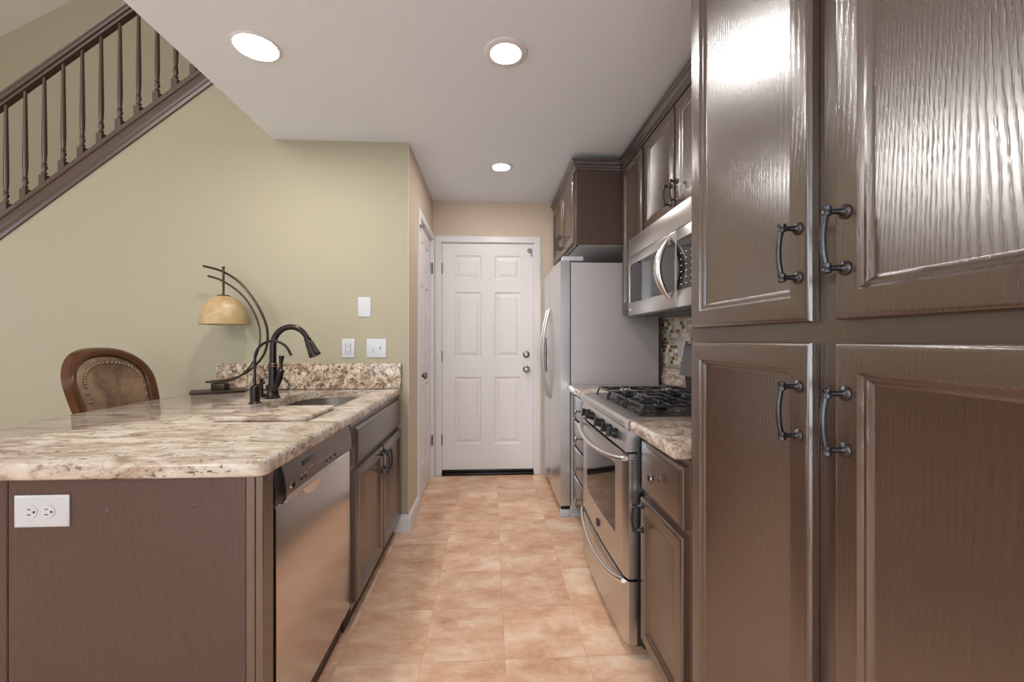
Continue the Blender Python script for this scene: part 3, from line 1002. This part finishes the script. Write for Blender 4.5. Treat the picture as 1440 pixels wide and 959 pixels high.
for xc in (-.722, -.678):
    plate_screw(t, xc, 1.160, YG - .006); plate_screw(t, xc, 1.101, YG - .006)

# big outlet on the end panel (sideways)
YO = 1.0915
t = wall_plate(-1.148, -1.022, .728, .805, YO, 'white sideways double outlet on the brown end panel', 'outlet', 'panel_outlet')
for xc in (-1.108, -1.068):
    o_ = MB().lathe((xc, YO - .0058, .766), YN, [(.0165, 0), (.0165, .0015), (.0155, .0024), (0, .0024)], 26).build('receptacle', 'plate', t)
    MB().box(xc - .006, xc + .002, YO - .0086, YO - .0080, .7715, .7735).box(xc - .006, xc + .002, YO - .0086, YO - .0080, .7585, .7610).lathe((xc + .0095, YO - .0080, .766), YN, [(.003, 0), (.003, .0006)], 10).build('slot', 'slot', o_)
plate_screw(t, -1.088, .766, YO - .006)

# ------------------------------------------------------------------ refrigerator
fr = thing('refrigerator', (.83, 3.28, 0), 'grey side by side refrigerator with stainless doors', 'refrigerator')
MB().box(.536, 1.132, 2.822, 3.735, .025, 1.700, .004).build('cabinet_body', 'grey_panel', fr)
MB().box(.530, .60, 2.824, 3.733, .0005, .070, .004).build('base_grille', 'light_grey', fr)
MB().box(.462, .529, 2.824, 2.852, .0005, .050, .006).build('hinge_foot', 'light_grey', fr)
MB().box(.470, .5290, 2.830, 2.855, .052, .068, .002).build('bottom_hinge', 'bronze', fr)
for y0, y1 in ((2.826, 3.342), (3.350, 3.733)):
    m = MB()
    lp = []
    n = 14
    poly = [(.528, y0), (.528, y1), (.470, y1)] + [(.466 - .010 * math.sin(math.pi * k / n), y1 - (y1 - y0) * k / n) for k in range(n + 1)] + [(.470, y0)]
    m.prism(poly, 'z', .075, 1.712)
    dd = m.build('door', 'fridge_front', fr, angle=30)
    yh = y0 + .075 if y0 > 3.3 else y1 - .050
    pts = []
    for k in range(17):
        s = -1 + 2 * k / 16
        pts.append((.456 - .052 * (1 - s ** 2), yh, 1.075 + .345 * s))
    MB().tube(pts, .0125, 10, flat=(1.0, .8), up=(0, 1, 0)).build('handle', 'chrome', dd)
    if y0 > 3.3:
        MB().box(.4545, .470, 3.47, 3.66, .92, 1.20, .004).build('dispenser', 'black_gloss', dd)
for y in (2.86, 3.66):
    MB().box(.480, .62, y - .032, y + .032, 1.7125, 1.742, .004).build('hinge_cover', 'light_grey', fr)

# ------------------------------------------------------------------ over-fridge cabinet
of = thing('fridge_cabinet', (.86, 3.28, 1.8), 'brown wall cabinet with two doors above the refrigerator', 'cabinet', 'brown wall cabinets')
XF = .565
XU_FRONT = .8715
MB().box(XF + .0195, 1.188, 2.802, 3.752, 1.815, 2.338).build('carcass', 'wood', of)
MB().box(XF, 1.188, 2.785, 2.8015, 1.812, 2.338, .001, 1).build('side_panel', 'wood_flat', of)
MB().box(XF + .0195, 1.188, 2.803, 3.75, 1.8085, 1.8145).build('underside', 'plate', of)
face_frame(of, XF, XN, 2.802, 3.755, 1.812, 2.338, [(1.812, 1.85), (2.30, 2.338)], [(3.255, 3.295)])
for y0, y1, yp in ((2.835, 3.262, 3.236), (3.285, 3.715, 3.311)):
    d = cab_door(of, XF, XN, y0, y1, 1.835, 2.29)
    pull(d, XF - .020, XN, yp, 1.93)
MB().box(.872, 1.1805, 2.7515, 2.7845, 1.345, 2.338, .001, 1).build('filler_strip', 'wood', of)
crown(of, [(XU_FRONT, 2.785, 0, -1), (XF, 2.785, -1, -1), (XF, 3.757, -1, 0)], 2.300)

# ------------------------------------------------------------------ upper cabinets on the right wall
XU = .872
tu = thing('narrow_cabinet', (1.03, 2.55, 1.35), 'narrow tall wall cabinet between fridge and microwave', 'cabinet', 'brown wall cabinets')
MB().box(XU + .0195, 1.181, 2.355, 2.748, 1.352, 2.338).build('carcass', 'wood', tu)
MB().box(XU + .0195, 1.181, 2.357, 2.748, 1.3455, 1.3515).build('underside', 'plate', tu)
face_frame(tu, XU, XN, 2.353, 2.7505, 1.345, 2.338, [(1.345, 1.385), (2.29, 2.338)])
d = cab_door(tu, XU, XN, 2.385, 2.735, 1.370, 2.275)
crown(tu, [(XU, 2.353, -1, 0), (XU, 2.7508, -1, 0)], 2.300)
um = thing('microwave_cabinet', (1.03, 1.95, 1.74), 'short brown wall cabinet with two doors above the microwave', 'cabinet', 'brown wall cabinets')
MB().box(XU + .0195, 1.181, 1.548, 2.350, 1.742, 2.338).build('carcass', 'wood', um)
face_frame(um, XU, XN, 1.546, 2.3515, 1.740, 2.338, [(1.740, 1.80), (2.29, 2.338)], [(1.93, 1.965)])
for y0, y1, yp in ((1.575, 1.937, 1.912), (1.957, 2.330, 1.982)):
    d = cab_door(um, XU, XN, y0, y1, 1.790, 2.275)
    pull(d, XU - .020, XN, yp, 1.865)
crown(um, [(XU, 1.546, -1, 0), (XU, 2.352, -1, 0)], 2.300)
ur = thing('corner_cabinet', (1.03, 1.36, 1.35), 'brown wall cabinet with one door directly beside the tall pantry', 'cabinet', 'brown wall cabinets')
MB().box(XU + .0195, 1.181, 1.170, 1.543, 1.352, 2.338).build('carcass', 'wood', ur)
face_frame(ur, XU, XN, 1.168, 1.5445, 1.345, 2.338, [(1.345, 1.385), (2.29, 2.338)])
d = cab_door(ur, XU, XN, 1.195, 1.520, 1.370, 2.275)
pull(d, XU - .020, XN, 1.495, 1.45)
crown(ur, [(XU, 1.168, -1, 0), (XU, 1.5445, -1, 0)], 2.300)

# ------------------------------------------------------------------ microwave
mw = thing('microwave', (.98, 1.95, 1.31), 'stainless over the range microwave with a curved handle', 'microwave')
MX = .790
MB().box(MX + .001, 1.181, 1.552, 2.348, 1.318, 1.738, .003).build('body', 'steel', mw)
MB().box(MX - .020, MX, 1.552, 2.348, 1.640, 1.738, .003).build('top_vent_panel', 'steel', mw)
# door frame with window hole
DY0, DY1 = 1.735, 2.348
m = MB()
m.box(MX - .022, MX, DY0, DY1, 1.592, 1.637, .003).box(MX - .022, MX, DY0, DY1, 1.316, 1.386, .003).box(MX - .022, MX, DY1 - .022, DY1, 1.38, 1.60, .003).box(MX - .022, MX, DY0, DY0 + .016, 1.38, 1.60, .003)
do = m.build('door', 'steel', mw)
MB().box(MX - .0185, MX - .0005, DY0 + .014, DY1 - .020, 1.384, 1.594).build('window', 'black_gloss', do)
pts = []
for k in range(19):
    s = -1 + 2 * k / 18
    pts.append((MX - .024 - .055 * (1 - s ** 2), 1.790, 1.488 + .132 * s))
MB().tube(pts, [.012 + .008 * (1 - (-1 + 2 * k / 18) ** 2) for k in range(19)], 12, flat=(1.1, .75), up=(0, 1, 0)).build('handle', 'chrome', do)
MB().box(MX - .0235, MX - .0222, 2.298, 2.328, 1.342, 1.352).build('maker_mark', 'offwhite', do)
cp = MB().box(MX - .021, MX, 1.552, DY0 - .002, 1.316, 1.637, .003).build('control_panel', 'steel', mw)
MB().box(MX - .0225, MX - .0212, 1.560, DY0 - .008, 1.386, 1.592, .0005, 1).build('keypad', 'black_gloss', cp)
m = MB()
for r in range(6):
    for c in range(3):
        m.box(MX - .0232, MX - .0226, 1.588 + .045 * c, 1.602 + .045 * c, 1.405 + .025 * r, 1.4085 + .025 * r)
m.build('key_legend', 'light_grey', cp)
MB().box(MX - .0232, MX - .0226, 1.58, 1.70, 1.56, 1.582).build('display', plain('display_glass', (44, 52, 46), .12), cp)
m = MB().box(MX - .015, 1.175, 1.556, 2.344, 1.3085, 1.3175, .002, 1)
m.build('underside', 'black', mw)
m = MB()
for k in range(4):
    m.box(.84 + .075 * k, .89 + .075 * k, 1.62, 2.28, 1.3035, 1.3083)
m.build('vent_grille', 'iron', mw)

# ------------------------------------------------------------------ base cabinet with four drawers (by the fridge)
XB = .560
bd = thing('drawer_cabinet', (.86, 2.55, 0), 'brown four drawer base cabinet squeezed between fridge and range', 'cabinet')
MB().box(XB + .0195, 1.181, 2.328, 2.815, .085, .842).build('carcass', 'wood', bd)
MB().box(XB + .06, 1.18, 2.328, 2.815, 0, .0845).build('toe_kick', 'toe', bd)
face_frame(bd, XB, XN, 2.326, 2.817, .083, .842, [(.083, .11), (.815, .842)])
for z0, z1 in ((.672, .822), (.500, .660), (.310, .488), (.120, .298)):
    d = cab_door(bd, XB, XN, 2.345, 2.800, z0, z1, 'wood_h', 'drawer', SLAB_PROF)
    knob(d, XB - .020, XN, 2.575, (z0 + z1) / 2)
t_ = worktop('countertop', .514, 1.167, 2.326, 2.818, .844, .885, 'granite_r', (.004, .004, .012, .004))
tag(t_, 'short granite countertop between the fridge side and the range', 'countertop')
t_ = tag(MB().box(1.1675, 1.1815, 2.330, 2.900, .8855, 1.000, .002, 1).build('granite_backsplash', 'granite_r'), 'granite backsplash strip under the mosaic tiles beside the fridge', 'backsplash')

# outlet on the mosaic
t = thing('mosaic_outlet', (1.181, 2.60, 1.135), 'white outlet plate on the mosaic tiles above the range back', 'outlet')
MB().panel((1.1815, 2.562, 1.078), UY, XN, UZ, .075, .118, [(0, 0), (0, .003), (.003, .0055), (.006, .006)]).build('cover_plate', 'plate', t)
MB().box(1.1735, 1.1753, 2.584, 2.616, 1.103, 1.171, .0006, 1).build('receptacle', 'plate', t)

# ------------------------------------------------------------------ gas range
rg = thing('gas_range', (.84, 1.93, 0), 'stainless freestanding gas range with black grates', 'range')
RY0, RY1 = 1.556, 2.318
MB().box(.545, 1.155, RY0, RY1, .045, .870, .002).build('body', 'black', rg)
m = MB()
for x in (.60, 1.10):
    for y in (RY0 + .06, RY1 - .06):
        m.lathe((x, y, 0), UZ, [(.018, 0), (.018, .012), (.010, .016), (.010, .045)], 12)
m.build('leveling_foot', 'black', rg)


def bowed_front(y0, y1, z0, z1, xb, xf, bow=.012, rc=.022, n=16):
    """plan outline of a front panel with rounded ends and a slight bow"""
    pl = [(xb, y0)]
    for k in range(n + 1):
        s = k / n
        y = y0 + (y1 - y0) * s
        edge = min(y - y0, y1 - y)
        x = xf - bow * math.sin(math.pi * s)
        if edge < rc:
            x += rc * .5 * (1 - math.sqrt(max(0, 1 - (1 - edge / rc) ** 2)))
        pl.append((x, y))
    pl.append((xb, y1))
    return pl


# oven door: frame around the window
dm = MB()
dz0, dz1 = .292, .758
plan = bowed_front(RY0 + .004, RY1 - .004, 0, 0, .544, .502, n=30)
wy0, wy1, wz0, wz1 = RY0 + .125, RY1 - .105, .415, .690


def sub(ya, yb):
    """part of the bowed plan between two y values"""
    def xf(y):
        for (xa, a), (xb_, b) in zip(plan[1:-1], plan[2:-1]):
            if a <= y <= b:
                return xa + (xb_ - xa) * (y - a) / max(b - a, 1e-9)
        return plan[1][0] if y < 2 else plan[-2][0]
    k = max(2, int((yb - ya) / .03))
    return [(.544, ya)] + [(xf(ya + (yb - ya) * i / k), ya + (yb - ya) * i / k) for i in range(k + 1)] + [(.544, yb)]


ya, yb = plan[1][1] + .0001, plan[-2][1] - .0001
dm.prism(sub(ya, yb), 'z', dz0, wz0)
dm.prism(sub(ya, yb), 'z', wz1, dz1)
dm.prism(sub(ya, wy0), 'z', wz0, wz1)
dm.prism(sub(wy1, yb), 'z', wz0, wz1)
od = dm.build('oven_door', 'steel', rg, angle=30)
wm = MB()
wm.prism([(x + .0035 if x < .543 else .5435, y) for x, y in sub(wy0 - .0, wy1 + .0)], 'z', wz0, wz1)
wm.build('window', 'black_gloss', od)
wi = MB()
pts = []
for k in range(25):
    s = -1 + 2 * k / 24
    e_ = abs(s) ** 6
    pts.append((.496 - .050 * (1 - s * s) ** .6 + (.006 * e_), (RY0 + RY1) / 2 + s * (RY1 - RY0 - .05) / 2, .735 - .018 * (1 - s * s)))
wi.tube(pts, .0115, 10, flat=(.8, 1.1), up=(0, 0, 1)).build('handle', 'chrome', od)
m = MB()
for k in range(16):
    m.box(.520, .530, RY0 + .0018, RY0 + .0045, .58 + .010 * k, .584 + .010 * k)
m.build('vent_slot', 'slot', od)
MB().box(.4815, .4895, 1.913, 1.941, .335, .363, .001, 1).build('badge', 'pewter', od)
# storage drawer
wd = MB().prism(bowed_front(RY0 + .004, RY1 - .004, 0, 0, .544, .502, n=30), 'z', .050, .282).build('storage_drawer', 'steel', rg, angle=30)
pts = []
for k in range(25):
    s = -1 + 2 * k / 24
    pts.append((.498 - .032 * (1 - s * s) ** .6, (RY0 + RY1) / 2 + s * (RY1 - RY0 - .06) / 2, .275 - .052 * (1 - s * s)))
MB().tube(pts, .010, 10, flat=(1.0, .9), up=(0, 0, 1)).build('handle', 'chrome', wd)
# control fascia
m = MB()
m.prism([(.560, .765), (.500, .765), (.494, .772), (.508, .835), (.520, .850), (.560, .850)], 'y', RY0 + .002, RY1 - .002)
fa = m.build('control_panel', 'steel', rg, angle=30)
for y in (1.690, 1.775, 1.895, 2.075, 2.155):
    k_ = MB()
    ax = V(-1, 0, .22).normalized()
    k_.lathe((.4995, y, .808), ax, [(.021, 0), (.021, .006), (.018, .008), (.017, .022), (.014, .024), (0, .024)], 20)
    k_.box(-.0045, .0045, -.0, .014, -.019, .019, .002, 1, mat=Matrix.Translation(V(.4995, y, .808) + ax * .022) @ Matrix.Rotation(R(90) , 4, 'Z') @ Matrix.Rotation(R(12), 4, 'X'))
    k_.build('control_knob', 'black', fa)
# cooktop
m = MB()
m.prism([(.502, .8505), (.496, .858), (.497, .876), (.506, .888), (.560, .893), (1.10, .893), (1.10, .8705), (.560, .8705), (.5555, .8505)], 'y', RY0 + .001, RY1 - .001)
m.build('cooktop', 'steel', rg, angle=25)
MB().box(.560, 1.035, RY0 + .030, RY1 - .030, .8932, .8955, .001, 1).build('burner_tray', 'enamel', rg)
for x, y, r in ((.68, 1.745, .045), (.92, 1.745, .036), (.68, 2.135, .036), (.92, 2.135, .045), (.80, 1.94, .04)):
    MB().lathe((x, y, .8957), UZ, [(r * 1.15, 0), (r * 1.15, .004), (r * .95, .006), (r * .9, .012), (r, .013), (r, .019), (r * .85, .022), (0, .023)], 24).build('burner', 'black', rg)
for y0, y1 in ((RY0 + .040, 1.812), (1.816, 2.060), (2.064, RY1 - .040)):
    m = MB(); r = .0047; zt = .927
    x0, x1 = .585, 1.020
    yc = (y0 + y1) / 2
    sq = lambda p: m.tube(p, r, 6)
    # feet-ended outer frame
    for y in (y0 + .012, y1 - .012):
        sq([(x0 - .012, y, .8958), (x0 - .008, y, .912), (x0, y, zt - .002), (x0 + .012, y, zt), (x1 - .012, y, zt), (x1, y, zt - .002), (x1 + .008, y, .912), (x1 + .012, y, .8958)])
    xm = (x0 + x1) / 2
    for x in (x0 + .002, xm, x1 - .002):
        sq([(x, y0 + .012, zt), (x, y1 - .012, zt)])
    for xc in ((x0 + xm) / 2, (x1 + xm) / 2):
        for sy_ in (-1, 1):
            yo = y0 + .012 if sy_ < 0 else y1 - .012
            sq([(xc, yo, zt), (xc, yc + sy_ * .030, zt + .002), (xc, yc + sy_ * .024, zt - .006)])
            sq([(xc + .055, yo, zt), (xc + .050, yc + sy_ * .055, zt + .001)])
            sq([(xc - .055, yo, zt), (xc - .050, yc + sy_ * .055, zt + .001)])
        sq([(xc - .108, yc, zt), (xc - .028, yc, zt + .002)])
        sq([(xc + .108, yc, zt), (xc + .028, yc, zt + .002)])
    m.build('grate', 'iron', rg)
# backguard
MB().prism([(1.070, .8935), (1.160, .8935), (1.160, .985), (1.062, .985)], 'y', RY0 + .004, RY1 - .030).build('back_riser', 'black', rg, angle=25)
bg_ = MB().prism([(1.036, .990), (1.160, .986), (1.160, 1.160), (1.080, 1.160), (1.064, 1.150)], 'y', RY0 + .002, RY1 - .022).build('backguard', plain('backguard_grey', (120, 114, 114), .35, .5), rg, angle=25)
MB().box(1.045, 1.056, 1.80, 2.06, 1.03, 1.12, .001, 1, mat=None).build('clock_display', 'black_gloss', bg_)

# ------------------------------------------------------------------ base cabinet between range and pantry
br = thing('base_cabinet', (.86, 1.36, 0), 'brown base cabinet with one drawer and one door between range and pantry', 'cabinet')
MB().box(XB + .0195, 1.181, 1.172, 1.535, .085, .842).build('carcass', 'wood', br)
MB().box(XB + .055, 1.18, 1.172, 1.535, 0, .0845).build('toe_kick', 'toe', br)
face_frame(br, XB, XN, 1.170, 1.536, .083, .842, [(.083, .115), (.61, .648), (.812, .842)], sw=.03)
d = cab_door(br, XB, XN, 1.186, 1.520, .100, .615)
pull(d, XB - .020, XN, 1.500, .545)
d = cab_door(br, XB, XN, 1.186, 1.520, .637, .818, 'wood_h', 'drawer', SLAB_PROF)
knob(d, XB - .020, XN, 1.353, .735, s=1.15)
t_ = worktop('countertop', .512, 1.167, 1.169, 1.552, .844, .885, 'granite_r', (.004, .004, .012, .004))
tag(t_, 'short granite countertop between the range and the tall pantry', 'countertop')

# ------------------------------------------------------------------ pantry
pa = thing('pantry_cabinet', (.86, .67, 0), 'tall glossy brown pantry cabinet with four doors on the right', 'cabinet')
MB().box(XB + .0195, 1.186, .182, 1.164, .085, 2.338).build('carcass', 'wood', pa)
MB().box(XB + .06, 1.186, .182, 1.164, 0, .0845).build('toe_kick', 'toe', pa)
face_frame(pa, XB, XN, .180, 1.166, .083, 2.338, [(.083, .125), (1.155, 1.235), (2.28, 2.338)], [(.648, .700)])
for y0, y1, yp in ((.700, 1.126, .724), (.222, .648, .624)):
    d = cab_door(pa, XB, XN, y0, y1, .105, 1.176)
    pull(d, XB - .020, XN, yp, 1.056)
    d = cab_door(pa, XB, XN, y0, y1, 1.212, 2.285)
    pull(d, XB - .020, XN, yp, 1.333)
crown(pa, [(XB, .180, -1, 0), (XB, 1.166, -1, 0)], 2.300)
